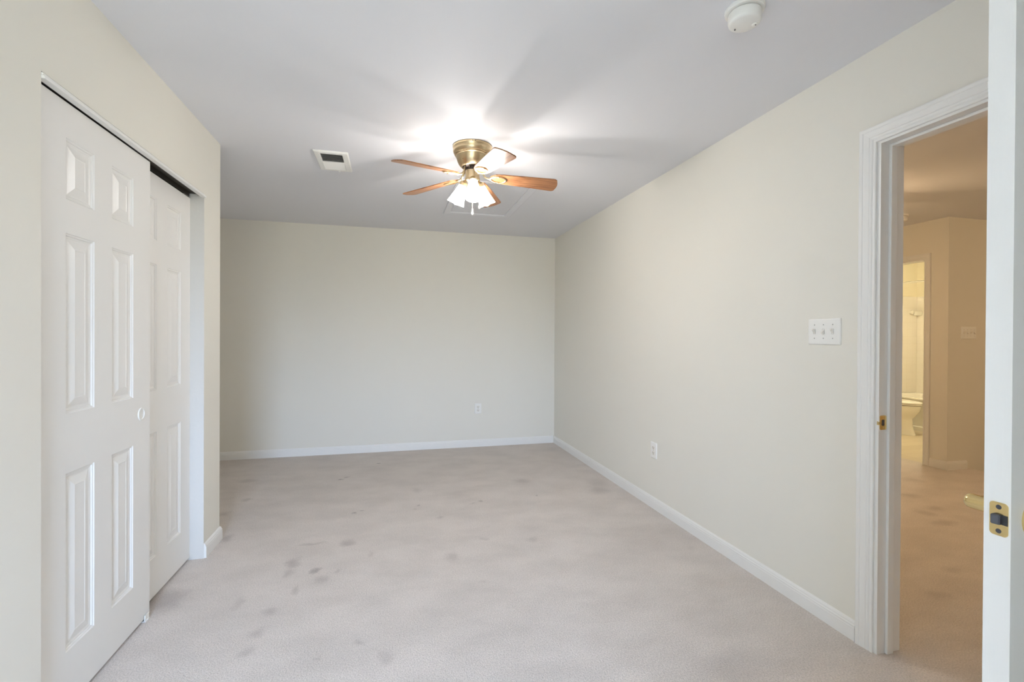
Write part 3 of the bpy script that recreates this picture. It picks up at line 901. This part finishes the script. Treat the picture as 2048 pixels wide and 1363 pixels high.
loft(bm, [ell(0, -0.13, 0.187, 0.322, 0.4185), ell(0, -0.13, 0.191, 0.326, 0.423), ell(0, -0.13, 0.189, 0.324, 0.432), ell(0, -0.13, 0.170, 0.304, 0.440), ell(0, -0.13, 0.08, 0.18, 0.443)])
done('lid', bm, 'ceramic', t, 40)
bm = bmesh.new()
box(bm, -0.22, 0.22, 0.19, 0.395, 0.38, 0.74, 0.025, 3)
box(bm, -0.11, 0.11, 0.10, 0.21, 0.20, 0.385, 0.03, 3)
tk = done('tank', bm, 'ceramic', t, 50)
bm = bmesh.new()
box(bm, -0.23, 0.23, 0.18, 0.40, 0.74, 0.775, 0.010, 2)
done('tank_lid', bm, 'ceramic', tk, 50)
bm = bmesh.new()
tube(bm, [(-0.15, 0.19, 0.68), (-0.15, 0.172, 0.68), (-0.10, 0.168, 0.672)], 0.008, 10)
done('flush_lever', bm, 'chrome', tk, 50)

# tub along the far side, running away from the camera
bm = bmesh.new()
ax0, ax1, ay0, ay1, az = 7.0, 7.742, 3.85, 5.392, 0.45
def rr2(ins, z, r): return [Vector((x, y, z)) for x, y in rrect((ax0 + ax1) / 2, (ay0 + ay1) / 2, ax1 - ax0 - 2 * ins, ay1 - ay0 - 2 * ins, r)]
loft(bm, [rr2(0.0, 0.0, 0.01), rr2(0.0, 0.055, 0.01), rr2(0.012, 0.065, 0.01), rr2(0.016, 0.40, 0.01), rr2(0.004, 0.415, 0.012), rr2(0.0, az - 0.015, 0.014), rr2(0.008, az, 0.014), rr2(0.065, az, 0.08), rr2(0.085, az - 0.02, 0.09), rr2(0.13, 0.10, 0.12), rr2(0.17, 0.07, 0.10)])
tag(done('bathtub', bm, 'ceramic', None, 40), 'white bathtub behind the toilet', 'bathtub')
bm = bmesh.new()
box(bm, 6.97, 7.7595, 5.398, 5.4095, 0.42, 1.90, 0.004)
tag(done('trim_7', bm, 'tile_xz'), 'white tile surround on the end wall of the tub', 'tile', kind='structure')
bm = bmesh.new()
box(bm, 7.748, 7.7595, 3.85, 5.398, 0.42, 1.90, 0.004)
tag(done('trim_8', bm, 'tile_yz'), 'white tile surround on the long wall of the tub', 'tile', kind='structure')
bm = bmesh.new()
tube(bm, [(7.0, 3.46, 2.05), (7.0, 5.41, 2.05)], 0.0125, 16)
lathe(bm, [(0.032, 0.0), (0.032, 0.006), (0.016, 0.018)], 20, Matrix.Translation((7.0, 5.41, 2.05)) @ Matrix.Rotation(R(90), 4, 'X'))
tag(done('curtain_rod', bm, 'chrome', None, 50), 'chrome shower curtain rod above the bathtub', 'curtain rod')
e = empty('soap_dish', (7.74, 5.39, 1.66), 0, 'white corner soap shelf on the shower tile', 'soap dish')
bm = bmesh.new()
pts = [(0.008, 0.008)] + [(0.008 - 0.085 * math.cos(R(a)), 0.008 - 0.085 * math.sin(R(a))) for a in range(0, 91, 10)]
loft(bm, [[Vector((x * 0.8, y * 0.8, -0.045)) for x, y in pts], [Vector((x, y, 0.0)) for x, y in pts], [Vector((x, y, 0.018)) for x, y in pts], [Vector((x * 0.85, y * 0.85, 0.004)) for x, y in pts]])
done('shelf', bm, 'ceramic', e, 30)
bm = bmesh.new()
lathe(bm, [(0.030, 0.0), (0.034, 0.012), (0.030, 0.026), (0.022, 0.030)], 24, Matrix.Translation((-0.115, 0.006, 0.0)) @ Matrix.Rotation(R(90), 4, 'X'))
done('holder', bm, 'ceramic', e, 40)
def flush_light(loc, label, mat):
    e = empty('flush_light', loc, 0, label, 'ceiling light')
    bm = bmesh.new()
    lathe(bm, [(0.12, 0.0), (0.12, -0.02), (0.105, -0.03)], 40)
    done('base', bm, 'chrome', e, 40)
    bm = bmesh.new()
    lathe(bm, [(0.10, -0.028), (0.125, -0.06), (0.12, -0.095), (0.08, -0.125), (0.001, -0.135)], 40)
    done('globe', bm, mat, e, 50)
flush_light((6.3, 4.3, H), 'lit globe light on the bathroom ceiling, out of sight above the doorway', 'shade_bath')
flush_light((5.9, 1.0, H), 'lit globe light on the ceiling above the stairwell', 'shade_stair')
